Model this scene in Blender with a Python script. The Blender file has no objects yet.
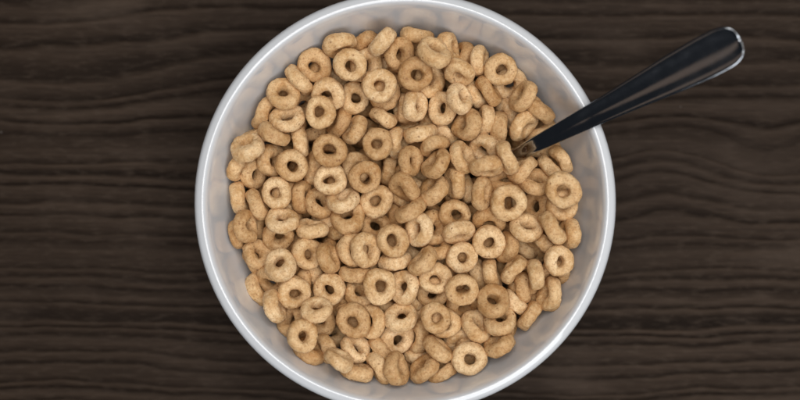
import bpy, math, random
import numpy as np
from mathutils import Vector, Matrix, noise

# ------------------------------------------------------------------ camera, world, lamps, exposure
sc = bpy.context.scene
col = sc.collection
R = math.radians
MM = 0.001

cam_d = bpy.data.cameras.new("camera")
cam = bpy.data.objects.new("camera", cam_d)
col.objects.link(cam)
cam.location = (-1.96 * MM, 0.94 * MM, 612.5 * MM)      # straight above the table
cam_d.sensor_width = 36.0
cam_d.lens = 1457.5 / 800.0 * 36.0
cam_d.clip_start = 0.02
cam_d.clip_end = 50.0
cam_d.dof.use_dof = True
cam_d.dof.focus_distance = 0.565
cam_d.dof.aperture_fstop = 4.2
sc.camera = cam

world = bpy.data.worlds.new("World")
sc.world = world
world.use_nodes = True
bg = world.node_tree.nodes["Background"]
bg.inputs[0].default_value = (0.74, 0.84, 1.0, 1)
bg.inputs[1].default_value = 0.024


def lamp(name, loc, aim, sx, sy, power, color):
    d = bpy.data.lights.new(name, 'AREA')
    d.shape = 'RECTANGLE'
    d.size, d.size_y = sx, sy
    d.energy = power
    d.color = color
    o = bpy.data.objects.new(name, d)
    col.objects.link(o)
    o.location = loc
    o.rotation_euler = (Vector(aim) - Vector(loc)).to_track_quat('-Z', 'Y').to_euler()
    return o


lamp("window_light", (0.45, -0.95, 1.15), (0, 0, 0.05), 1.2, 1.0, 12.0, (0.96, 0.98, 1.0))
lamp("ceiling_light", (0.16, 0.28, 1.5), (0.03, 0, 0.05), 1.3, 1.3, 23.0, (1.0, 0.98, 0.95))
lamp("added_spoon_streak_light", (-0.84, -0.16, 1.30), (0, 0, 0.05), 0.40, 0.36, 0.07, (1.0, 0.70, 0.50))  # added warm source, out of view, to reflect as a streak along the spoon

sc.view_settings.view_transform = 'Standard'
sc.view_settings.look = 'None'
sc.view_settings.gamma = 1.0
sc.view_settings.use_curve_mapping = False
sc.view_settings.exposure = 0.0
try:
    sc.cycles.max_bounces = 10
    sc.cycles.diffuse_bounces = 5
    sc.cycles.glossy_bounces = 5
    sc.cycles.use_denoising = True
except Exception:
    pass


# ------------------------------------------------------------------ helpers
def tag(o, label=None, cat=None, group=None, kind=None):
    for k, v in (("label", label), ("category", cat), ("group", group), ("kind", kind)):
        if v:
            o[k] = v
    return o


def mesh_obj(name, verts, faces, mat, parent=None, smooth=True):
    me = bpy.data.meshes.new(name)
    me.from_pydata(verts, [], faces)
    me.update()
    if smooth:
        me.polygons.foreach_set("use_smooth", [True] * len(me.polygons))
    if mat:
        me.materials.append(mat)
    o = bpy.data.objects.new(name, me)
    col.objects.link(o)
    if parent:
        o.parent = parent
    return o


def empty(name, loc):
    o = bpy.data.objects.new(name, None)
    o.empty_display_size = 0.01
    o.location = loc
    col.objects.link(o)
    return o


class NT:
    """small helper around a material's node tree"""

    def __init__(self, name):
        self.m = bpy.data.materials.new(name)
        self.m.use_nodes = True
        self.t = self.m.node_tree
        self.b = self.t.nodes["Principled BSDF"]

    def n(self, kind, **kw):
        nd = self.t.nodes.new(kind)
        for k, v in kw.items():
            if k in nd.bl_rna.properties.keys():
                setattr(nd, k, v)
            else:
                nd.inputs[k].default_value = v
        return nd

    def l(self, a, b):
        self.t.links.new(a, b)

    def math(self, op, a, b=None, c=None):
        nd = self.n('ShaderNodeMath', operation=op)
        for i, v in enumerate((a, b, c)):
            if v is None:
                continue
            if isinstance(v, (int, float)):
                nd.inputs[i].default_value = v
            else:
                self.l(v, nd.inputs[i])
        return nd.outputs[0]

    def mix(self, fac, a, b, mode='MIX'):
        nd = self.n('ShaderNodeMix', data_type='RGBA', blend_type=mode)
        for s, v in ((nd.inputs[0], fac), (nd.inputs[6], a), (nd.inputs[7], b)):
            if isinstance(v, (int, float)):
                s.default_value = v
            elif isinstance(v, tuple):
                s.default_value = v + (1,) if len(v) == 3 else v
            else:
                self.l(v, s)
        return nd.outputs[2]

    def ramp(self, fac, stops, interp='LINEAR'):
        nd = self.n('ShaderNodeValToRGB')
        cr = nd.color_ramp
        cr.interpolation = interp
        while len(cr.elements) < len(stops):
            cr.elements.new(0.5)
        for e, (p, c) in zip(cr.elements, stops):
            e.position = p
            e.color = (c, c, c, 1) if isinstance(c, (int, float)) else tuple(c) + (1,)
        self.l(fac, nd.inputs[0])
        return nd.outputs[0]

    def noise(self, vec, scale, detail=2.0, rough=0.5, dist=0.0):
        nd = self.n('ShaderNodeTexNoise', noise_dimensions='3D')
        nd.inputs['Scale'].default_value = scale
        nd.inputs['Detail'].default_value = detail
        nd.inputs['Roughness'].default_value = rough
        nd.inputs['Distortion'].default_value = dist
        self.l(vec, nd.inputs['Vector'])
        return nd.outputs[0]

    def scaled(self, vec, s, off=(0, 0, 0)):
        nd = self.n('ShaderNodeMapping')
        nd.inputs['Scale'].default_value = s
        nd.inputs['Location'].default_value = off
        self.l(vec, nd.inputs['Vector'])
        return nd.outputs[0]


# ------------------------------------------------------------------ materials
def wood_material():
    k = NT("dark_stained_wood")
    co = k.n('ShaderNodeTexCoord').outputs['Object']
    sep = k.n('ShaderNodeSeparateXYZ')
    k.l(co, sep.inputs[0])
    x, y = sep.outputs[0], sep.outputs[1]
    # grain runs along x; slow waviness plus one swirl right of the bowl
    w1 = k.noise(k.scaled(co, (5.0, 13.0, 1.0), (3.1, 0.7, 0)), 1.0, 2.0, 0.5)
    w2 = k.noise(k.scaled(co, (19.0, 46.0, 1.0), (0.4, 5.2, 0)), 1.0, 2.0, 0.5)
    w3 = k.noise(k.scaled(co, (70.0, 150.0, 1.0)), 1.0, 1.0, 0.5)

    def gauss(cx, cy, sx, sy):
        ax = k.math('POWER', k.math('ABSOLUTE', k.math('DIVIDE', k.math('SUBTRACT', x, cx), sx)), 2.0)
        ay = k.math('POWER', k.math('ABSOLUTE', k.math('DIVIDE', k.math('SUBTRACT', y, cy), sy)), 2.0)
        return k.math('EXPONENT', k.math('MULTIPLY', k.math('ADD', ax, ay), -1.0))
    v = k.math('ADD', y, k.math('MULTIPLY', k.math('SUBTRACT', w1, 0.5), 0.022))
    v = k.math('ADD', v, k.math('MULTIPLY', k.math('SUBTRACT', w2, 0.5), 0.0060))
    v = k.math('ADD', v, k.math('MULTIPLY', k.math('SUBTRACT', w3, 0.5), 0.0013))
    v = k.math('SUBTRACT', v, k.math('MULTIPLY', gauss(0.108, 0.012, 0.022, 0.026), 0.0075))
    v = k.math('ADD', v, k.math('MULTIPLY', gauss(0.152, 0.022, 0.020, 0.022), 0.006))
    v = k.math('ADD', v, k.math('MULTIPLY', gauss(-0.135, 0.052, 0.035, 0.014), 0.005))
    phase = k.math('SUBTRACT', k.math('MULTIPLY', v, 150.0),
                   k.math('MULTIPLY', k.math('MULTIPLY', v, v), 340.0))
    comb = k.n('ShaderNodeCombineXYZ')
    k.l(k.math('MULTIPLY', phase, 0.55), comb.inputs[0])
    jit = k.noise(comb.outputs[0], 1.0, 1.0)                       # uneven ring widths
    phase = k.math('ADD', phase, k.math('MULTIPLY', jit, 2.6))
    fr = k.math('FRACT', phase)
    ring_id = k.math('FLOOR', phase)
    wn = k.n('ShaderNodeTexWhiteNoise', noise_dimensions='1D')
    k.l(ring_id, wn.inputs['W'])
    # a growth ring: dark latewood line, then earlywood getting lighter
    line = k.ramp(fr, [(0.0, 0.45), (0.08, 0.0), (0.20, 0.22), (0.42, 0.66), (0.78, 0.95), (1.0, 0.45)], 'EASE')
    depth = k.noise(k.scaled(co, (9.0, 30.0, 1.0), (7, 2, 0)), 1.0, 2.0)
    line = k.mix(k.math('MULTIPLY', k.ramp(depth, [(0.3, 0.75), (0.58, 1.0)]),
                        k.math('MULTIPLY_ADD', wn.outputs[0], 0.5, 0.5)), (0.62, 0.62, 0.62), line)
    fib = k.noise(k.scaled(co, (30.0, 800.0, 1.0)), 1.0, 3.0, 0.65)
    fib2 = k.noise(k.scaled(co, (150.0, 600.0, 1.0)), 1.0, 3.0, 0.6)
    blot = k.noise(k.scaled(co, (14.0, 34.0, 1.0), (1.3, 4.0, 0)), 1.0, 4.0, 0.6)
    base = k.ramp(line, [(0.0, (0.0050, 0.0030, 0.0020)), (0.5, (0.021, 0.0132, 0.0086)), (1.0, (0.053, 0.0350, 0.0240))])
    base = k.mix(k.ramp(fib, [(0.32, 0.55), (0.60, 0.0)]), base, (0.011, 0.0068, 0.0045))
    base = k.mix(k.ramp(fib2, [(0.50, 0.0), (0.75, 0.45)]), base, (0.070, 0.050, 0.037))
    base = k.mix(k.ramp(blot, [(0.52, 0.0), (0.74, 0.5)]), base, (0.072, 0.051, 0.038))
    base = k.mix(k.ramp(k.noise(k.scaled(co, (3.0, 7.0, 1.0), (9, 9, 0)), 1.0, 2.0), [(0.35, 0.45), (0.6, 0.0)]),
                 base, (0.016, 0.0104, 0.0074))
    dust = k.n('ShaderNodeTexVoronoi', feature='F1')
    dust.inputs['Scale'].default_value = 85.0
    k.l(co, dust.inputs['Vector'])
    dn = k.noise(co, 60.0, 1.0)
    speck = k.math('MULTIPLY', k.ramp(dust.outputs['Distance'], [(0.030, 1.0), (0.055, 0.0)]), k.ramp(dn, [(0.6, 0.0), (0.66, 0.6)]))
    base = k.mix(speck, base, (0.16, 0.14, 0.125))
    k.l(base, k.b.inputs['Base Color'])
    k.l(k.ramp(line, [(0.0, 0.70), (1.0, 0.52)]), k.b.inputs['Roughness'])
    k.b.inputs['Specular IOR Level'].default_value = 0.06
    h = k.math('ADD', k.math('MULTIPLY', line, 1.0), k.math('ADD', k.math('MULTIPLY', fib, 0.35), k.math('MULTIPLY', fib2, 0.35)))
    bp = k.n('ShaderNodeBump')
    bp.inputs['Strength'].default_value = 0.75
    bp.inputs['Distance'].default_value = 0.0007
    k.l(h, bp.inputs['Height'])
    k.l(bp.outputs[0], k.b.inputs['Normal'])
    return k.m


def bowl_material():
    k = NT("white_glazed_ceramic")
    co = k.n('ShaderNodeTexCoord').outputs['Object']
    k.b.inputs['Base Color'].default_value = (0.645, 0.66, 0.685, 1)
    sm = k.noise(co, 45.0, 3.0, 0.6)
    k.l(k.ramp(sm, [(0.3, 0.05), (0.7, 0.10)]), k.b.inputs['Roughness'])
    k.b.inputs['IOR'].default_value = 1.5
    k.b.inputs['Coat Weight'].default_value = 1.0
    k.b.inputs['Coat IOR'].default_value = 1.6
    k.b.inputs['Coat Roughness'].default_value = 0.03
    bp = k.n('ShaderNodeBump')
    bp.inputs['Strength'].default_value = 0.08
    bp.inputs['Distance'].default_value = 0.0006
    k.l(k.noise(co, 90.0, 2.0), bp.inputs['Height'])
    k.l(bp.outputs[0], k.b.inputs['Normal'])
    return k.m


def steel_material():
    k = NT("polished_steel")
    co = k.n('ShaderNodeTexCoord').outputs['Object']
    k.b.inputs['Base Color'].default_value = (0.42, 0.44, 0.47, 1)
    k.b.inputs['Metallic'].default_value = 1.0
    sm = k.noise(co, 140.0, 4.0, 0.65)
    k.l(k.ramp(sm, [(0.35, 0.10), (0.75, 0.15)]), k.b.inputs['Roughness'])
    bp = k.n('ShaderNodeBump')
    bp.inputs['Strength'].default_value = 0.04
    bp.inputs['Distance'].default_value = 0.0003
    k.l(k.noise(co, 420.0, 3.0), bp.inputs['Height'])
    k.l(bp.outputs[0], k.b.inputs['Normal'])
    return k.m


def cereal_material():
    k = NT("toasted_oat")
    tc = k.n('ShaderNodeTexCoord')
    inf = k.n('ShaderNodeObjectInfo')
    off = k.n('ShaderNodeVectorMath', operation='ADD')
    cx = k.n('ShaderNodeCombineXYZ')
    k.l(k.math('MULTIPLY', inf.outputs['Random'], 7.3), cx.inputs[0])
    k.l(k.math('MULTIPLY', inf.outputs['Random'], 3.9), cx.inputs[2])
    k.l(tc.outputs['Object'], off.inputs[0])
    k.l(cx.outputs[0], off.inputs[1])
    co = off.outputs[0]
    big = k.noise(co, 130.0, 3.0, 0.55)
    mid = k.noise(co, 620.0, 4.0, 0.62)
    fine = k.noise(co, 1500.0, 3.0, 0.6)
    base = k.mix(k.ramp(big, [(0.33, 0.0), (0.68, 1.0)]), (0.515, 0.298, 0.126), (0.71, 0.485, 0.265))
    base = k.mix(k.ramp(mid, [(0.50, 0.0), (0.70, 0.45)]), base, (0.81, 0.63, 0.39))
    base = k.mix(k.ramp(mid, [(0.32, 0.50), (0.47, 0.0)]), base, (0.33, 0.160, 0.060))
    base = k.mix(k.ramp(fine, [(0.34, 0.50), (0.48, 0.0)]), base, (0.25, 0.115, 0.042))
    # bran flecks and pin holes
    vo = k.n('ShaderNodeTexVoronoi', feature='F1')
    vo.inputs['Scale'].default_value = 430.0
    k.l(co, vo.inputs['Vector'])
    fl = k.math('MULTIPLY', k.ramp(vo.outputs['Distance'], [(0.10, 1.0), (0.24, 0.0)]),
                k.ramp(k.noise(co, 260.0, 1.0), [(0.54, 0.0), (0.62, 0.7)]))
    base = k.mix(fl, base, (0.24, 0.11, 0.042))
    # every ring toasted a little differently
    tone = k.ramp(inf.outputs['Random'], [(0.0, (0.78, 0.69, 0.58)), (0.35, (0.94, 0.90, 0.84)),
                                          (0.7, (1.06, 1.06, 1.04)), (1.0, (1.16, 1.22, 1.30))])
    base = k.mix(1.0, base, tone, 'MULTIPLY')
    k.l(base, k.b.inputs['Base Color'])
    k.b.inputs['Roughness'].default_value = 0.62
    k.b.inputs['Specular IOR Level'].default_value = 0.28
    k.b.inputs['Subsurface Weight'].default_value = 0.05
    k.b.inputs['Subsurface Radius'].default_value = (1.0, 0.55, 0.28)
    k.b.inputs['Subsurface Scale'].default_value = 0.0010
    h = k.math('ADD', k.math('MULTIPLY', mid, 0.8), k.math('SUBTRACT', k.math('MULTIPLY', fine, 0.3), k.math('MULTIPLY', fl, 0.7)))
    bp = k.n('ShaderNodeBump')
    bp.inputs['Strength'].default_value = 0.75
    bp.inputs['Distance'].default_value = 0.00044
    k.l(h, bp.inputs['Height'])
    k.l(bp.outputs[0], k.b.inputs['Normal'])
    return k.m


WOOD, CERAMIC, STEEL, OAT = wood_material(), bowl_material(), steel_material(), cereal_material()

# ------------------------------------------------------------------ table top
def build_table():
    X, Y, T, r = 0.60, 0.40, 0.028, 0.004
    vs, fs = [], []
    prof = [(0, 0), (r * 0.3, -r * 0.1), (r * 0.8, -r * 0.45), (r, -r), (r, -T)]
    for d, z in prof:
        for sx, sy in ((-1, -1), (1, -1), (1, 1), (-1, 1)):
            vs.append((sx * (X - r + d), sy * (Y - r + d), z))
    fs.append((0, 1, 2, 3))
    for i in range(len(prof) - 1):
        for j in range(4):
            a, b = i * 4 + j, i * 4 + (j + 1) % 4
            fs.append((a, a + 4, b + 4, b))
    m = (len(prof) - 1) * 4
    fs.append((m + 3, m + 2, m + 1, m))
    o = mesh_obj("table_top", vs, fs, WOOD, smooth=False)
    return tag(o, kind="structure")


build_table()

# ------------------------------------------------------------------ bowl
def smooth_profile(P, sub=6):
    """Catmull-Rom through (r, z) points in mm"""
    P = [Vector(p) for p in P]
    out = []
    for i in range(len(P) - 1):
        p0, p1, p2, p3 = P[max(i - 1, 0)], P[i], P[i + 1], P[min(i + 2, len(P) - 1)]
        for s in range(sub):
            t = s / sub
            out.append(0.5 * ((2 * p1) + (p2 - p0) * t + (2 * p0 - 5 * p1 + 4 * p2 - p3) * t * t
                              + (3 * p1 - p0 - 3 * p2 + p3) * t ** 3))
    out.append(P[-1])
    return out


def lathe(name, prof, mat, parent, seg=160, closed=False):
    vs, fs = [], []
    n = len(prof)
    for r, z in prof:
        for j in range(seg):
            a = 2 * math.pi * j / seg
            vs.append((max(r, 0.02) * MM * math.cos(a), max(r, 0.02) * MM * math.sin(a), z * MM))
    for i in range(n if closed else n - 1):
        for j in range(seg):
            a, b = i * seg + j, i * seg + (j + 1) % seg
            i2 = ((i + 1) % n) * seg
            fs.append((a, b, i2 + (j + 1) % seg, i2 + j))
    return mesh_obj(name, vs, fs, mat, parent)


bowl = empty("cereal_bowl", (0, 0, 0))
tag(bowl, "round white glossy bowl filled with oat rings on the dark wooden table", "bowl")
body = smooth_profile([(0.02, 6.6), (15, 6.65), (29, 7.0), (41, 9.1), (51.5, 14.6), (60, 23.2), (66, 33.8), (70, 44.8),
                       (72.7, 54), (74.4, 59.4), (75.4, 60.8), (76.6, 60.6), (77.0, 58.5), (75.6, 53), (73.4, 44), (69.6, 33),
                       (63, 21.5), (54, 11.5), (45.5, 5.6), (41, 3.6), (30, 3.4), (0.02, 3.4)], 6)
lathe("bowl_body", body, CERAMIC, bowl)
rim = smooth_profile([(73.95, 57.5), (74.35, 59.2), (75.0, 60.9), (75.8, 62.1), (76.6, 62.55), (77.5, 62.25), (78.7, 61.6),
                      (79.55, 60.7), (79.95, 59.6), (79.75, 58.4), (78.9, 57.6), (77.6, 57.0), (76.2, 56.8), (74.8, 56.9), (73.95, 57.5)], 5)
lathe("rim", rim[:-1], CERAMIC, bowl, closed=True)
foot = smooth_profile([(42.5, 5.0), (43.6, 3.4), (43.3, 0.9), (42.4, 0.02), (40.6, 0.02), (39.7, 0.9), (39.2, 3.0), (39.3, 4.2), (42.5, 5.0)], 4)
lathe("foot_ring", foot[:-1], CERAMIC, bowl, closed=True)

# ------------------------------------------------------------------ spoon
U = Vector((math.cos(R(27.4)), math.sin(R(27.4)), 0.0))      # bearing of the handle seen from above
W = Vector((-U.y, U.x, 0.0))
spoon = empty("spoon", (42.6 * MM, 18.4 * MM, 47 * MM))
tag(spoon, "polished steel spoon stuck in the cereal, handle resting on the bowl rim", "spoon")


def interp(x, tab):
    for (x0, y0), (x1, y1) in zip(tab[:-1], tab[1:]):
        if x <= x1:
            t = max(0.0, (x - x0) / (x1 - x0))
            t = t * t * (3 - 2 * t) if len(tab) > 3 else t
            return y0 + (y1 - y0) * t
    return tab[-1][1]


HZ = [(-30, -26), (-10, -10), (-3, -3.2), (0, -0.4), (6, 3.9), (12, 7.6), (18, 11.1), (30, 17.5), (50, 26.9), (65, 33.6), (78, 39.2), (100, 48.6)]
HW = [(-30, 2.4), (-8, 1.9), (0, 2.3), (6, 2.9), (18, 3.6), (33, 4.5), (50, 6.0), (62, 7.2), (74, 7.9), (88, 7.8)]


def lin(x, tab):
    return float(np.interp(x, [a for a, _ in tab], [b for _, b in tab]))


def build_handle():
    """closed sections across the handle: raised rolled edges round a shallow hollow face"""
    s_end = 87.3
    ss = list(np.linspace(-28, s_end - 8.8, 70)) + [s_end - 8.8 * math.cos(t) for t in np.linspace(0.08, math.pi / 2, 16)]
    vs, fs = [], []
    NSEC = 36
    zs = np.interp(ss, [a for a, _ in HZ], [b for _, b in HZ])
    fine = np.linspace(-40, 100, 281)
    zf = np.interp(fine, [a for a, _ in HZ], [b for _, b in HZ])
    zf = np.convolve(np.pad(zf, 12, mode='reflect', reflect_type='odd'), np.ones(25) / 25.0, mode='valid')
    zs = np.interp(ss, fine, zf)
    for i, s in enumerate(ss):
        hw = lin(s, HW)
        if s > s_end - 8.8:                                  # rounded-square end
            t = (s - (s_end - 8.8)) / 8.8
            hw *= max(0.0, 1 - t ** 2.7) ** (1 / 2.7) if t < 1 else 0.02
            hw = max(hw, 0.25)
        th = 1.25                          # half thickness
        hollow = 0.75 * min(1.0, max(0.0, (s - 4) / 25.0))
        z0 = zs[i]
        for j in range(NSEC):
            a = 2 * math.pi * j / NSEC
            ca, sa = math.cos(a), math.sin(a)
            x = hw * math.copysign(abs(ca) ** 0.75, ca)
            z = th * math.copysign(abs(sa) ** 0.75, sa)
            q = abs(x) / max(hw, 1e-6)
            if sa > 0:
                z -= hollow * 2.0 * (1 - q * q) ** 1.5       # hollowed upper face
            z += 0.10 * hollow * q * q
            p = U * (s * MM) + W * (x * MM)
            vs.append((p.x, p.y, (z0 + z) * MM))
    n = len(ss)
    for i in range(n - 1):
        for j in range(NSEC):
            a, b = i * NSEC + j, i * NSEC + (j + 1) % NSEC
            fs.append((a, a + NSEC, b + NSEC, b))
    fs.append(tuple(range(NSEC)))
    fs.append(tuple(reversed(range((n - 1) * NSEC, n * NSEC))))
    return mesh_obj("handle", vs, fs, STEEL, spoon)


def build_spoon_bowl():
    vs, fs = [], []
    A, Bn = 30, 26
    for side in (1, -1):                                     # inner and outer skin
        for i in range(A + 1):
            t = -1 + 2 * i / A
            tt = max(-0.999, min(0.999, t))
            w = 13.0 * math.sqrt(1 - tt * tt) * (1 - 0.12 * tt)
            s = -46 + 22 * tt
            for j in range(Bn + 1):
                q = -1 + 2 * j / Bn
                z = -23.6 - abs(s + 26) * 0.30 - 5.0 * (1 - tt * tt) * (1 - q * q) + side * 0.6 * (1 if abs(q) < 1 and abs(t) < 1 else 0)
                p = U * (s * MM) + W * (q * w * MM)
                vs.append((p.x, p.y, z * MM))
    o = (A + 1) * (Bn + 1)
    for i in range(A):
        for j in range(Bn):
            a = i * (Bn + 1) + j
            fs.append((a, a + Bn + 1, a + Bn + 2, a + 1))
            fs.append((o + a, o + a + 1, o + a + Bn + 2, o + a + Bn + 1))
    return mesh_obj("spoon_bowl", vs, fs, STEEL, spoon)


build_handle()
build_spoon_bowl()

# ------------------------------------------------------------------ cereal rings
def ring_geometry(seed, nt, npz):
    """one puffed oat ring in metres: uneven torus, a little lumpy, axis along z"""
    rnd = random.Random(seed)
    ph = [rnd.uniform(0, 2 * math.pi) for _ in range(6)]
    ecc = rnd.uniform(0.01, 0.075)
    lob = rnd.uniform(0.0, 0.035)
    fat = rnd.uniform(0.05, 0.18)
    hole = rnd.uniform(-0.22, 0.28)
    warp = rnd.uniform(0.0, 0.5)
    flat = rnd.uniform(0.72, 0.95)
    off = Vector((seed * 3.7, seed * 1.3, seed * 5.1))
    dents = [(rnd.uniform(0, 2 * math.pi), rnd.uniform(0, 2 * math.pi), rnd.uniform(0.1, 0.38)) for _ in range(4)]
    vs, fs = [], []
    for i in range(nt):
        a = 2 * math.pi * i / nt
        Rm = 4.30 * (1 + ecc * math.cos(2 * a + ph[0]) + lob * math.cos(3 * a + ph[1])) - 0.10 * hole
        fa = 1 + fat * math.cos(a + ph[2]) + 0.05 * math.cos(2 * a + ph[3])
        ra = 2.30 * fa + 0.14 * hole
        rb = 3.0 * (1 + 0.6 * (fa - 1))
        zc = warp * math.cos(2 * a + ph[4])
        for j in range(npz):
            b = 2 * math.pi * j / npz
            cb, sb = math.cos(b), math.sin(b)
            cr = math.copysign(abs(cb) ** flat, cb)
            sr = math.copysign(abs(sb) ** flat, sb)
            rr = Rm + ra * cr
            z = zc + rb * sr * (1 - 0.06 * (1 + cr))
            p = Vector((rr * math.cos(a), rr * math.sin(a), z))
            nrm = Vector((cr * math.cos(a), cr * math.sin(a), sr)).normalized()
            d = 0.36 * noise.noise(p * 0.30 + off) + 0.20 * noise.noise(p * 0.75 + off) + 0.12 * noise.noise(p * 1.9 + off) + 0.045 * noise.noise(p * 4.2 + off)
            for da, db, dd in dents:
                g = math.exp(-((math.cos(a - da) - 1) ** 2) * 14 - ((math.cos(b - db) - 1) ** 2) * 5)
                d -= dd * g
            vs.append(tuple((p + nrm * d) * MM))
    for i in range(nt):
        for j in range(npz):
            i2, j2 = (i + 1) % nt, (j + 1) % npz
            fs.append((i * npz + j, i2 * npz + j, i2 * npz + j2, i * npz + j2))
    return vs, fs


RING_MESHES = []
for s in range(26):
    vs, fs = ring_geometry(s + 1, 60, 26)
    me = bpy.data.meshes.new("cereal_ring")
    me.from_pydata(vs, [], fs)
    me.update()
    me.polygons.foreach_set("use_smooth", [True] * len(me.polygons))
    me.materials.append(OAT)
    RING_MESHES.append(me)

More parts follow.
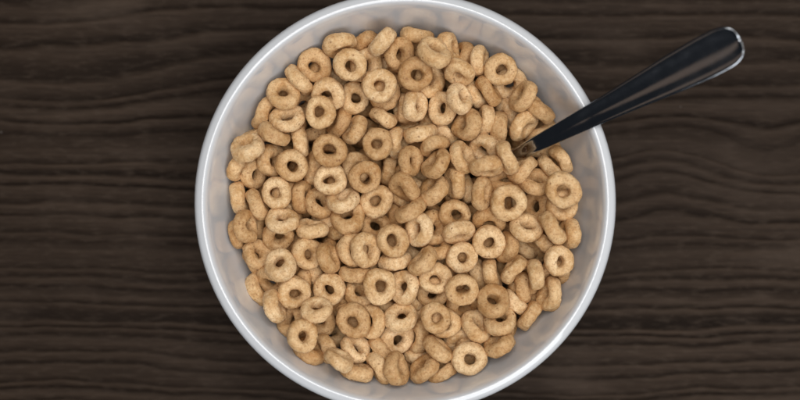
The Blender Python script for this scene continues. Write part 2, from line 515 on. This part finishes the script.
# settled resting places of the rings of the upper layers, read off the photograph and let down into the bowl:
# x y z of the centre in mm (bowl centre on the table = 0 0 0), lean of the axis and its bearing in degrees,
# size, layer (2 on top, 1 partly covered, 0 mostly covered)
TOP_RINGS = """
-35.3 52.9 46.2 12 -4 1.03 2
-41.2 47.3 47.1 87 -139 1.02 1
-47.1 41.9 48.9 33 80 1.02 2
-40.9 39.4 36.6 45 -58 1.04 0
-54.9 34.8 44.0 90 152 1.02 1
-45.6 32.3 48.6 40 89 1.03 2
-32.9 34.8 51.2 6 -32 0.95 2
-30.1 41.9 47.3 32 -93 1.02 1
-25.1 61.1 48.5 74 -70 1.08 0
-16.0 62.1 39.5 78 -57 0.98 0
-21.1 52.6 52.7 7 1 0.99 2
-15.2 53.3 44.6 32 6 1.04 0
-8.9 62.2 49.4 84 138 1.04 2
-2.5 57.2 47.1 37 -4 1.02 2
-9.9 57.0 35.7 57 155 0.94 0
-9.8 44.9 51.4 8 107 1.02 2
-19.6 40.8 41.5 16 60 0.95 1
-7.4 42.1 44.5 29 -46 0.97 0
4.1 49.3 51.1 8 2 1.02 2
-28.0 47.4 36.1 53 60 0.99 0
9.4 47.9 42.9 31 2 1.03 1
4.4 64.4 41.0 78 -99 1.08 0
11.0 57.6 54.6 45 60 1.03 2
17.0 60.2 43.4 65 9 1.03 0
23.1 57.4 38.9 75 171 0.96 0
28.8 55.3 44.5 74 -3 0.97 1
21.0 50.2 49.1 56 -103 0.96 2
37.2 51.3 48.4 9 69 0.98 2
32.2 43.4 45.6 85 36 0.96 1
20.8 40.4 50.3 51 21 0.97 2
14.8 36.8 45.1 34 -180 0.99 1
3.9 37.4 47.7 49 6 0.96 2
-0.6 37.3 41.2 72 172 0.94 0
27.7 42.5 40.4 70 32 0.95 0
41.0 46.5 40.6 32 -85 1.02 0
45.8 41.0 47.7 70 148 1.00 1
52.7 35.8 45.2 80 49 1.04 1
40.5 34.1 37.1 62 -158 1.04 1
45.9 29.7 45.5 62 -40 0.99 1
24.0 29.8 46.8 58 153 1.03 1
31.4 32.1 44.0 82 171 0.94 1
36.1 29.3 41.7 81 170 1.08 0
5.8 27.0 45.0 82 102 1.05 1
1.7 29.6 32.8 65 100 0.99 0
11.5 22.0 46.8 78 -67 0.95 1
12.0 14.9 50.1 68 138 1.02 2
2.0 16.0 49.0 51 1 0.93 2
22.0 17.6 48.8 57 25 0.97 2
31.1 20.6 44.9 48 -127 1.03 1
31.1 13.6 53.3 70 -83 1.00 2
19.3 7.5 45.2 65 -166 0.98 1
11.1 5.1 46.9 62 138 1.04 1
29.5 3.8 51.4 63 -3 0.96 2
23.7 5.5 38.3 81 -167 1.01 0
-0.5 5.9 49.2 60 -128 0.98 1
4.8 8.4 37.2 59 53 0.97 0
2.0 -3.0 49.4 85 120 1.02 1
19.6 -4.6 46.2 17 -78 0.96 1
39.8 -0.1 53.5 7 -85 1.08 2
50.5 7.8 47.0 49 79 0.98 2
60.2 4.4 56.5 7 128 1.08 2
60.6 -0.8 49.9 24 -75 0.96 1
45.4 12.9 47.9 79 131 1.02 1
56.6 13.1 43.7 89 40 0.95 1
61.1 16.7 45.1 87 31 0.95 0
55.3 21.0 35.0 81 96 1.01 0
53.5 28.3 37.3 72 124 1.03 0
39.1 6.4 44.4 72 77 0.95 1
51.7 -1.8 42.4 36 171 1.05 1
46.5 1.5 34.2 59 -2 0.97 0
34.1 -0.2 40.5 75 1 1.01 0
-50.4 25.9 50.7 88 59 1.02 1
-40.9 23.7 43.4 90 10 1.02 1
-35.8 26.7 33.2 89 -84 0.93 0
-60.4 21.2 52.5 54 108 1.06 1
-52.2 16.1 44.5 52 2 1.02 1
-43.6 14.2 50.2 7 -15 0.98 2
-59.0 11.2 43.2 50 -14 0.96 1
-49.9 3.7 49.6 10 95 0.93 2
-46.1 2.0 42.7 38 -6 0.95 1
-57.5 -0.6 45.8 88 30 1.02 1
-64.5 1.3 42.8 84 18 0.99 1
-65.2 14.0 45.7 85 -15 0.95 0
-57.6 26.1 41.0 83 104 0.98 0
-36.0 13.8 39.3 78 165 1.06 0
-40.4 2.1 42.3 73 -1 0.99 0
-33.6 -0.2 43.0 40 46 0.98 0
-39.1 8.6 29.8 63 86 1.05 0
-29.1 20.1 51.5 6 -90 1.02 2
-29.1 8.6 48.3 22 90 1.00 2
-15.5 9.6 49.8 7 -17 0.98 2
-18.3 13.5 43.2 26 130 0.94 1
-10.7 22.5 50.2 10 106 0.95 2
-19.7 28.3 42.2 70 150 0.98 1
-25.8 31.3 38.3 76 150 0.99 0
-11.4 0.5 44.5 11 89 1.01 1
-23.9 0.8 47.6 61 99 1.02 1
-6.4 12.3 37.5 90 164 1.01 0
-2.8 23.1 42.2 68 3 1.01 0
-1.2 2.0 38.3 75 61 0.96 0
-65.2 -12.6 43.5 81 9 0.92 0
-61.5 -9.1 49.1 64 8 0.98 1
-47.3 -7.0 50.4 48 85 0.96 2
-49.2 -13.1 45.3 30 -93 0.97 1
-36.2 -10.3 46.2 75 85 0.99 1
-57.6 -20.0 45.7 48 35 0.95 1
-59.2 -23.5 38.3 90 34 0.96 0
-48.1 -23.8 52.9 32 117 1.00 2
-51.7 -30.2 45.0 41 -119 1.00 1
-37.7 -20.0 47.9 30 1 0.97 2
-56.9 -34.3 42.2 72 32 1.02 0
-42.7 -34.9 50.0 15 -56 0.99 2
-38.7 -31.9 41.3 83 7 0.96 0
-50.3 -39.9 50.1 78 18 1.00 1
-56.3 -9.3 36.0 70 2 1.08 0
-43.7 -27.8 29.5 55 90 0.97 0
-35.5 -28.2 38.8 80 -159 1.05 0
-20.1 -18.5 46.3 38 2 1.06 2
-15.1 -18.4 49.9 41 2 1.06 1
-29.6 -21.1 49.6 66 11 0.97 2
-22.3 -6.0 45.8 41 98 1.08 0
-11.6 -9.7 41.4 25 63 1.00 1
-5.0 -14.8 51.3 10 5 0.99 2
-24.4 -10.8 38.2 81 104 0.99 0
-3.9 -22.8 44.5 83 100 1.02 1
-19.5 -27.6 45.9 81 87 1.00 1
-29.2 -33.6 47.5 17 -128 0.99 1
-9.6 -32.2 51.4 9 -7 1.05 2
-18.2 -35.6 43.6 48 50 0.97 0
-3.0 -28.0 36.3 72 66 0.96 0
-0.2 -32.9 47.8 37 176 1.03 1
-32.2 -27.7 32.7 86 -174 1.03 0
-30.1 -6.1 35.6 73 96 1.04 0
-12.6 -25.1 35.9 75 -4 0.96 0
-4.7 -4.7 36.0 80 -164 1.04 0
5.3 -10.1 49.6 45 -178 1.02 2
11.0 -10.1 43.3 41 3 1.07 1
20.9 -11.5 47.7 60 -79 0.95 2
32.7 -7.0 45.6 51 -91 1.01 1
32.5 -15.4 48.2 8 -63 0.99 2
22.0 -21.3 47.5 6 -14 0.94 2
6.6 -22.9 51.4 75 135 0.97 1
3.6 -19.1 34.4 71 63 1.05 0
11.6 -29.7 49.2 15 55 0.98 2
22.0 -33.3 52.7 10 -59 0.97 2
33.9 -28.2 43.2 82 14 1.03 1
29.2 -28.9 36.7 85 15 1.04 0
33.7 -37.9 52.1 32 73 1.04 2
12.3 -18.2 41.6 69 96 0.97 0
14.9 -22.3 31.5 74 -0 1.00 0
28.7 -2.7 31.2 71 85 1.04 0
22.6 -39.7 43.0 33 -60 0.97 1
11.0 -35.3 43.7 17 -77 0.97 0
46.8 -9.9 49.9 48 65 1.03 2
56.6 -9.9 51.6 86 34 1.06 2
63.5 -12.0 47.8 65 178 0.95 1
59.1 -22.5 52.8 24 6 0.92 2
58.1 -27.2 44.5 51 -96 0.94 0
41.9 -25.8 49.3 89 137 0.96 2
50.3 -28.0 51.1 89 8 0.99 2
39.5 -16.8 45.1 62 167 1.02 1
55.1 -16.5 44.2 82 46 0.99 1
46.3 -33.2 43.9 77 11 0.97 0
56.3 -35.1 48.3 69 169 1.01 0
42.6 -39.0 44.3 90 -133 0.96 1
49.7 -19.8 34.6 48 -92 1.00 0
46.5 -17.8 36.6 86 58 0.97 0
42.0 -9.2 34.8 72 88 1.08 0
62.8 -4.1 38.9 80 -11 1.03 0
51.6 -36.5 36.1 70 118 0.97 0
-39.1 -50.9 57.2 24 9 0.96 2
-43.7 -46.0 45.5 37 149 0.98 1
-34.0 -40.9 53.6 47 89 0.93 2
-33.1 -46.4 42.9 28 -86 0.97 1
-30.5 -56.7 45.8 78 -157 0.97 0
-20.0 -45.7 51.1 9 142 1.04 2
-13.1 -46.0 47.4 39 177 0.98 1
-29.6 -53.0 33.5 47 87 0.97 0
-19.3 -56.7 47.4 50 42 0.95 2
-25.4 -59.8 57.1 81 60 0.95 1
-18.6 -65.1 48.8 80 76 1.00 1
-1.5 -44.4 48.2 41 88 0.99 2
-3.1 -53.4 43.3 25 -3 1.05 1
-9.7 -57.6 44.8 80 -149 0.97 1
-10.0 -64.0 47.7 80 -147 1.04 0
-3.4 -63.5 52.1 61 10 1.01 2
-12.9 -56.5 33.3 74 -2 1.00 0
11.8 -44.1 53.9 7 -22 0.92 2
15.3 -46.8 48.0 9 -32 0.95 1
19.1 -50.1 34.0 27 -41 1.03 0
27.6 -47.9 47.4 52 42 1.06 1
36.7 -45.6 50.1 44 99 1.01 1
24.8 -60.2 51.1 11 70 1.03 2
12.9 -56.7 49.3 80 50 0.98 2
7.3 -64.2 48.4 65 137 0.99 1
14.2 -65.3 45.1 70 108 0.97 0
5.1 -52.5 40.7 72 -176 1.04 0
21.4 -54.0 41.3 43 -71 1.01 0
36.2 -54.8 50.6 75 114 0.99 1
40.6 -48.6 40.9 79 -10 0.99 0
4.9 -59.5 36.9 67 84 1.02 0
25.6 -53.4 40.5 65 91 1.01 0
48.4 -44.1 45.0 89 -34 0.97 1
1.7 -37.2 37.9 67 64 1.07 0
47.2 -32.9 40.0 86 96 1.01 0
38.9 17.0 54.2 85 -156 1.00 2
43.0 16.8 35.1 63 -69 1.06 0
35.5 10.4 42.0 83 -72 1.04 0
18.6 -27.4 35.9 64 -9 1.00 0
-21.5 -39.2 37.7 61 92 1.02 0
-7.0 -39.7 38.5 66 64 0.96 0
6.5 -41.4 34.9 64 119 0.97 0
-25.2 -39.9 39.2 57 -61 0.92 0
-37.0 -57.3 48.6 73 58 1.05 0
-8.5 33.0 44.0 89 61 0.92 1
16.7 28.6 38.0 62 52 1.03 0
10.8 31.9 34.2 62 -4 0.97 0
"""
# the rings under them that fill the bowl: x y z lean bearing size
DEEP_RINGS = """
-35.0 52.2 37.6 87 -40 0.96
-47.1 41.6 35.4 60 -39 0.99
-45.7 30.3 38.5 49 -64 1.01
-32.7 35.9 36.8 66 -32 1.02
-21.5 52.0 37.7 64 72 1.07
-7.9 60.5 36.6 78 -35 1.01
-2.5 55.6 35.9 80 144 1.04
-9.8 45.0 37.0 87 -159 0.98
3.0 48.3 37.3 33 139 1.03
9.1 56.6 37.7 80 -102 1.01
18.6 49.1 37.4 76 -146 0.98
35.4 50.5 36.1 36 -106 1.00
20.4 39.6 38.5 60 -110 1.00
1.5 36.5 35.1 44 164 1.01
12.4 14.9 37.4 69 -14 1.02
0.4 14.9 38.4 79 138 0.98
20.0 16.9 37.9 87 166 0.97
31.2 12.9 33.2 72 15 1.03
28.6 4.8 35.8 89 26 0.93
39.6 -0.6 37.5 88 2 0.98
50.0 8.0 35.1 86 51 1.06
59.4 4.3 37.2 74 -48 0.92
-42.2 13.0 38.4 69 148 0.97
-49.2 3.7 36.6 39 -45 1.03
-29.2 22.1 38.5 90 86 0.93
-27.3 7.4 37.0 79 11 1.08
-15.4 10.4 38.5 11 144 0.92
-11.0 23.4 38.4 81 -147 1.06
-47.0 -6.4 38.4 69 104 1.06
-46.7 -24.2 38.5 86 60 1.04
-37.5 -19.9 37.7 85 -73 0.99
-43.1 -35.9 38.4 83 5 1.01
-20.6 -18.4 38.3 8 69 0.96
-28.2 -20.1 37.5 83 20 1.03
-6.4 -15.8 38.6 72 119 0.96
-9.4 -33.7 35.5 74 -76 0.99
4.9 -9.9 37.4 41 -171 1.04
21.9 -10.5 38.5 23 176 0.96
31.8 -15.9 37.2 89 178 0.99
22.4 -19.2 37.6 70 90 1.01
10.8 -29.7 36.9 81 -155 0.95
22.1 -33.1 37.8 64 -34 1.05
33.1 -38.9 37.1 68 127 1.01
46.1 -9.8 35.3 61 -100 0.94
57.3 -8.8 35.3 69 8 1.00
59.5 -21.8 36.3 68 156 0.97
40.8 -24.5 38.1 51 178 0.97
49.9 -27.2 35.8 67 -106 1.00
-40.5 -50.6 38.4 72 51 0.97
-35.8 -42.6 35.1 71 10 1.04
-20.0 -46.3 37.4 79 109 0.97
-18.8 -53.9 35.7 89 167 1.04
-3.4 -45.3 35.0 67 65 1.00
-3.5 -63.0 36.1 68 75 1.03
12.2 -44.6 37.5 88 136 0.98
25.2 -59.6 37.6 69 114 0.98
11.9 -56.0 36.8 88 35 0.95
39.5 15.0 33.6 22 -153 1.02
-47.4 -11.4 23.5 55 -56 1.04
-0.6 25.9 11.5 22 -136 1.08
-18.4 -32.0 27.7 49 -111 1.05
3.4 54.4 27.0 46 112 1.01
10.9 -10.9 33.0 29 -105 0.99
-11.2 1.2 34.6 83 -29 1.02
-29.8 45.0 24.4 38 -7 1.00
25.0 17.5 34.6 90 -16 1.06
-26.8 -10.6 14.3 27 32 1.04
-1.2 15.3 26.5 79 9 0.97
13.2 14.7 9.7 1 173 0.97
-33.5 -43.1 25.8 14 87 1.05
57.7 12.9 33.4 35 -115 1.01
20.3 13.9 12.7 49 -10 0.99
-19.8 -20.4 9.9 3 47 1.05
12.3 46.4 16.0 33 -104 0.98
13.6 22.8 24.6 70 2 0.99
25.6 50.9 30.6 89 152 0.98
-38.2 10.4 26.5 85 -21 0.92
-17.3 -36.9 18.2 53 79 1.03
-47.6 18.5 30.0 68 -100 0.95
-16.6 -18.0 22.0 51 -128 0.98
-3.7 -55.6 28.5 51 -137 0.97
15.2 -26.3 10.6 7 94 1.03
-30.9 -29.0 25.4 16 142 1.00
16.4 -42.3 17.0 18 -163 1.00
48.8 -12.4 24.6 51 -157 0.93
42.9 21.6 22.6 16 94 1.00
-59.9 0.9 28.8 59 -1 0.94
-44.3 -28.4 23.0 24 82 1.01
17.8 -39.0 22.0 14 120 1.01
33.1 31.6 20.1 29 86 1.00
42.6 4.6 17.7 82 57 1.08
3.4 30.0 16.4 19 43 1.02
-50.6 30.8 32.8 55 -75 1.02
-45.3 30.8 27.1 37 -171 1.01
11.7 -7.1 25.8 78 21 0.99
31.4 -9.8 10.8 9 162 1.04
-34.0 -14.8 11.1 10 15 1.04
-5.4 -46.1 22.9 25 154 0.95
-28.0 7.4 13.2 47 -123 1.04
0.8 11.7 17.5 54 103 1.02
-15.8 37.3 27.7 89 92 1.04
-22.1 13.5 10.0 2 -3 1.02
-39.7 -1.3 30.9 60 156 0.95
37.3 39.9 26.6 69 129 0.95
25.3 45.3 19.3 43 -119 1.07
29.7 -19.7 14.8 78 87 1.01
35.9 -45.9 32.9 79 12 0.94
16.3 -22.5 26.9 74 -43 1.01
-32.3 41.8 25.8 82 119 0.99
-14.6 29.6 28.5 76 -132 0.93
-19.8 24.9 12.9 51 -27 0.92
-5.3 -11.9 28.7 46 116 0.94
6.2 34.5 10.5 11 -98 1.01
11.0 4.7 30.8 19 161 1.00
-40.1 -36.9 26.4 86 -45 0.99
-42.0 -2.2 27.8 78 -88 1.01
23.2 8.8 26.7 24 27 1.02
-6.0 16.5 26.2 79 7 0.92
25.5 9.7 17.1 64 32 0.99
9.8 -17.8 22.8 59 51 0.97
-16.7 -5.7 24.8 6 75 0.95
1.8 -25.2 30.4 67 -134 0.98
-19.0 46.4 29.6 17 146 1.00
-16.2 46.7 21.4 69 171 0.99
6.5 21.0 20.7 70 97 0.94
14.0 -7.3 9.0 2 -177 0.98
-26.7 -28.1 15.7 43 -124 1.08
-21.7 7.8 35.7 70 19 0.96
53.6 -2.0 25.4 46 -10 0.93
-0.9 -39.2 15.5 80 -85 1.01
37.9 -4.9 17.8 79 52 1.02
9.2 -38.6 15.4 84 -26 1.02
23.3 -18.4 25.2 80 -162 0.96
-36.3 0.6 15.1 86 -7 1.04
16.9 -37.5 29.1 67 -27 0.97
-31.1 -21.6 14.8 71 -64 0.95
-58.4 -11.0 27.9 59 10 0.98
-21.7 35.6 16.8 52 114 1.00
38.4 31.6 20.0 47 -96 1.03
-37.3 -3.5 17.0 17 5 1.02
-50.7 -3.9 21.3 16 45 1.00
20.0 -12.5 15.9 28 54 1.04
18.7 15.9 25.1 81 -60 1.00
19.6 25.0 26.6 74 -30 1.04
31.5 34.9 18.5 82 -4 0.94
-25.2 -4.4 28.3 31 164 0.94
28.5 -50.4 29.2 55 149 1.03
-30.3 37.3 19.7 54 105 0.94
-25.1 15.9 18.3 46 73 0.99
48.4 -25.4 21.9 48 152 1.00
13.0 37.6 17.9 20 -120 0.98
31.9 25.0 15.5 68 81 0.98
-3.7 51.1 23.9 57 43 1.06
7.7 3.2 9.8 1 -159 0.92
8.6 -24.5 21.2 57 42 1.04
-5.4 -4.1 31.7 79 121 1.08
-27.9 11.7 24.9 30 -126 1.00
12.3 47.5 25.4 58 -121 1.00
-36.7 16.4 15.9 74 132 1.03
-42.8 17.8 19.7 63 142 1.07
-47.6 5.1 25.6 88 -132 0.95
-13.2 -30.8 14.1 80 -118 1.00
5.5 27.9 21.4 25 77 0.99
-24.9 -43.6 17.8 38 59 1.02
-0.8 7.5 28.3 82 -86 1.01
-12.4 -43.8 14.4 29 74 1.03
37.8 -22.2 22.8 53 46 0.98
-4.4 23.8 18.6 70 -145 1.00
-3.4 -21.2 21.8 51 -103 0.97
33.7 -29.1 17.7 31 -21 0.97
37.9 -13.7 26.4 76 105 0.99
27.7 1.3 13.6 80 115 0.99
11.2 6.5 25.3 21 150 0.95
31.7 28.1 29.5 33 61 1.06
-35.9 -9.6 26.6 82 75 0.99
-16.1 -15.1 31.0 27 26 0.94
-6.2 -5.8 18.8 79 51 1.04
35.7 9.7 16.8 90 143 0.97
-29.3 -32.6 20.8 9 -157 1.02
-19.2 -23.7 25.3 31 -173 1.00
38.8 -33.6 22.2 19 77 1.01
-36.2 -19.4 20.1 63 143 1.01
7.7 -48.9 21.5 52 -18 0.98
-29.9 -42.7 34.6 55 17 1.00
-26.5 18.8 31.0 58 97 1.08
12.3 25.9 13.0 90 -20 0.92
0.9 13.2 9.9 1 -116 1.00
-31.3 7.9 31.7 72 4 1.02
41.3 18.2 23.4 89 154 0.96
-47.4 23.4 24.6 78 72 0.95
42.8 -15.9 14.8 29 159 1.08
-11.3 -40.4 21.3 71 -34 0.99
-1.0 47.3 35.9 79 -77 1.08
-23.4 -28.1 34.6 48 125 1.02
4.0 0.6 20.2 6 18 1.00
-46.3 -12.3 33.7 74 -58 1.02
13.3 35.6 24.9 43 -174 1.03
30.0 -40.5 18.2 40 119 1.05
-10.6 18.4 10.0 1 -41 1.02
-15.9 4.6 18.8 56 7 1.01
23.4 -40.9 27.7 50 -26 1.01
42.7 -22.3 27.1 48 33 1.05
-26.2 27.0 11.1 11 -44 1.03
39.7 0.5 15.2 87 57 0.96
15.3 -55.7 25.7 54 102 0.97
41.9 -39.9 31.6 80 -10 1.01
16.4 2.7 18.1 77 -100 0.98
3.9 -31.1 10.1 8 98 0.98
-15.0 -8.2 14.3 2 -60 0.96
20.2 -27.8 17.3 23 -48 0.99
32.9 -25.8 28.6 60 -145 1.02
-17.4 -3.2 33.0 76 19 1.04
16.2 -18.7 12.9 49 77 1.00
-50.4 7.4 23.5 33 114 1.08
-8.9 46.7 19.7 47 123 1.00
3.4 -53.8 27.1 49 -135 1.08
-11.4 33.6 11.2 10 -71 1.04
21.0 29.2 19.8 38 -99 1.02
48.5 -2.9 20.5 56 -49 0.98
25.2 -9.7 30.7 51 126 0.92
-14.8 -29.8 20.9 21 -173 0.99
22.2 -28.5 24.4 77 -70 1.01
-44.9 6.2 14.8 28 -7 1.08
6.3 40.0 27.6 82 168 0.94
-57.8 8.5 32.1 57 36 1.08
47.5 10.8 25.6 25 -112 0.99
-21.2 14.5 18.1 76 -106 1.03
-22.2 43.8 20.4 77 -178 0.92
-3.1 39.7 25.8 38 -90 1.01
-5.7 -16.7 26.8 48 115 0.99
-16.8 9.2 30.2 56 -159 1.03
26.9 -2.8 22.7 17 -20 1.00
46.8 11.0 18.5 37 -100 0.95
-14.3 15.7 28.7 57 -151 1.04
-31.4 10.5 14.1 85 -134 1.03
16.6 53.5 25.3 53 -125 1.02
-16.9 -52.4 22.8 47 72 1.04
-42.2 -15.9 35.7 76 -58 1.04
14.1 0.3 37.3 9 -159 1.00
-10.5 -23.9 13.2 88 -22 0.95
55.6 15.3 25.1 54 -162 0.94
32.1 14.8 20.4 71 148 1.05
2.4 28.7 26.3 25 106 1.03
5.0 19.5 34.8 47 -149 1.00
28.3 -14.7 25.3 76 -170 0.98
-9.7 -12.8 18.5 65 -31 1.00
3.8 -30.0 17.9 39 -77 1.00
-47.3 -6.3 15.2 30 10 0.99
4.6 -10.4 23.4 63 111 0.97
24.5 39.3 25.7 25 154 1.08
51.0 -15.7 25.5 39 52 1.01
-37.5 5.5 20.9 45 109 0.98
42.8 19.6 15.3 28 -156 0.95
9.5 16.8 18.1 73 74 0.97
-37.5 29.0 15.7 30 -38 1.03
6.1 16.5 28.6 29 -158 1.03
-30.4 27.0 18.6 27 -38 0.99
-26.3 0.3 19.2 53 -169 1.00
27.7 20.4 23.8 61 -171 0.99
-14.6 21.4 15.6 7 10 0.96
17.9 -3.3 28.3 74 170 1.05
16.3 -48.9 25.6 78 85 1.01
-6.6 -28.4 25.6 36 3 1.08
19.3 -37.7 12.5 21 120 0.97
-10.4 39.9 16.3 45 84 0.99
20.1 22.0 14.0 72 86 1.04
-41.5 -17.2 26.7 20 135 0.99
-33.1 45.6 27.3 86 -74 0.94
35.3 26.1 29.4 64 -117 0.96
-30.4 23.5 23.7 26 -40 1.00
-18.4 -20.1 14.9 8 39 1.01
-1.1 -18.0 17.6 44 -102 1.00
49.1 25.3 28.5 37 -8 1.04
-52.8 -21.5 28.4 75 -3 1.04
1.7 40.2 15.7 66 120 1.01
-20.6 1.6 13.6 77 -24 1.00
-26.0 -31.5 35.8 80 -37 0.99
-19.9 -38.8 29.7 15 -146 1.02
21.2 -8.9 13.8 76 -12 1.04
38.8 3.1 26.0 32 -139 1.00
-7.0 28.8 31.8 89 15 1.02
-17.8 -7.9 19.1 5 -122 0.99
-31.3 -1.3 24.0 70 -24 0.94
17.9 36.1 12.2 18 -111 0.96
-20.6 26.1 29.8 80 -110 1.03
-9.5 19.0 21.9 59 -13 1.02
-9.4 -44.4 30.1 49 -3 1.06
-8.7 32.0 19.6 85 95 1.00
-27.2 -17.9 29.1 27 -135 1.03
7.1 -9.2 11.7 24 166 1.05
10.0 -34.2 27.5 15 -48 1.04
0.6 45.1 18.3 64 122 0.98
-36.2 -2.9 12.5 21 -39 0.99
-42.3 -16.4 18.7 59 139 1.01
31.5 17.7 11.3 10 -150 0.96
19.2 6.5 13.5 77 -97 1.02
-5.5 -30.4 14.1 89 -169 1.04
-25.9 -13.2 23.6 36 154 0.98
1.9 -38.1 25.5 47 16 1.08
2.2 -4.3 28.2 51 -168 0.99
32.3 45.6 29.1 41 36 0.99
23.7 33.1 15.1 48 -38 0.99
28.8 -27.5 12.3 18 164 0.97
23.4 37.5 31.9 24 160 1.02
-53.8 14.9 29.2 85 -130 1.00
-0.1 -47.5 17.1 24 78 1.07
-18.1 24.4 20.9 7 80 1.02
28.5 -35.3 25.1 73 -134 1.02
-10.3 6.0 23.0 89 160 0.99
-38.4 -30.5 16.3 34 36 0.94
-21.3 -46.1 26.2 45 81 1.00
43.2 32.7 26.2 30 -8 0.97
32.5 -11.0 16.8 10 162 1.04
29.9 -46.8 28.2 46 -6 1.00
-39.9 31.9 23.7 22 177 1.07
0.3 -0.7 28.2 25 22 1.03
-4.3 0.3 19.7 72 11 1.03
-5.3 -12.6 8.9 7 124 1.01
-24.9 -31.5 13.7 34 -13 1.01
2.4 -23.8 12.5 41 109 1.03
"""


def placement(x, y, z, lean, bearing, size, spin):
    q = Matrix.Rotation(R(bearing), 4, 'Z') @ Matrix.Rotation(R(lean), 4, 'Y') @ Matrix.Rotation(spin, 4, 'Z')
    return Matrix.Translation((x * MM, y * MM, z * MM)) @ q @ Matrix.Diagonal((size, size, size, 1))


HOURS = ["twelve", "one", "two", "three", "four", "five", "six", "seven", "eight", "nine", "ten", "eleven"]


def describe(row):
    x, y, z, lean, bearing, size, layer = row
    pose = "lying flat" if lean < 17 else "tilted" if lean < 41 else "steeply tilted" if lean < 60 else "on edge"
    how = ["half-buried oat ring", "partly covered oat ring", "uncovered oat ring"][int(layer)]
    r = math.hypot(x, y)
    hour = HOURS[int(round((math.degrees(math.atan2(x, y)) % 360) / 30)) % 12]
    if r < 9:
        where = "at the very centre of the heap"
    elif r < 27:
        where = "near the heap's centre towards %s o'clock" % hour
    elif r < 46:
        where = "halfway out towards %s o'clock" % hour
    elif r < 57:
        where = "in the outer heap at %s o'clock" % hour
    else:
        where = "by the bowl wall at %s o'clock" % hour
    return "%s %s, %s" % (how, pose, where)


def ring_labels(rows):
    groups = {}
    for i, row in enumerate(rows):
        groups.setdefault(describe(row), []).append(i)
    out = [None] * len(rows)
    for d, idx in groups.items():
        n = len(idx)
        if n == 1:
            out[idx[0]] = d
            continue
        xs = [rows[i][0] for i in idx]
        ys = [rows[i][1] for i in idx]
        if max(ys) - min(ys) >= max(xs) - min(xs):
            idx.sort(key=lambda i: -rows[i][1])
            w = {2: ["upper", "lower"], 3: ["upper", "middle", "lower"]}
        else:
            idx.sort(key=lambda i: rows[i][0])
            w = {2: ["left", "right"], 3: ["left", "middle", "right"]}
        names = w.get(n, ["first", "second", "third", "fourth", "fifth", "sixth", "seventh", "eighth"])
        tail = {2: "two", 3: "three", 4: "four", 5: "five", 6: "six", 7: "seven", 8: "eight"}[n]
        if n > 3:
            tail += " downwards" if max(ys) - min(ys) >= max(xs) - min(xs) else " rightwards"
        for k, i in enumerate(idx):
            out[i] = "%s, %s of %s" % (d, names[k], tail)
    return out


rows = [[float(v) for v in l.split()] for l in TOP_RINGS.strip().splitlines()]
rnd = random.Random(11)
for row, label in zip(rows, ring_labels(rows)):
    o = bpy.data.objects.new("cereal_ring", RING_MESHES[rnd.randrange(len(RING_MESHES))])
    col.objects.link(o)
    o.matrix_world = placement(*row[:6], rnd.uniform(0, 2 * math.pi))
    tag(o, label, "cereal ring", "oat cereal rings heaped in the bowl")

# deeper rings, mostly out of sight: one mass
pv, pf = [], []
shapes = [ring_geometry(40 + s, 40, 16) for s in range(6)]
for l in DEEP_RINGS.strip().splitlines():
    x, y, z, lean, bearing, size = (float(v) for v in l.split())
    M = placement(x, y, z, lean, bearing, size, rnd.uniform(0, 2 * math.pi))
    vs, fs = shapes[rnd.randrange(6)]
    o = len(pv)
    pv.extend(tuple(M @ Vector(v)) for v in vs)
    pf.extend(tuple(o + i for i in f) for f in fs)
deep = mesh_obj("cereal_filling", pv, pf, OAT)
tag(deep, "deeper oat rings glimpsed through gaps under the top layer", "cereal", kind="stuff")
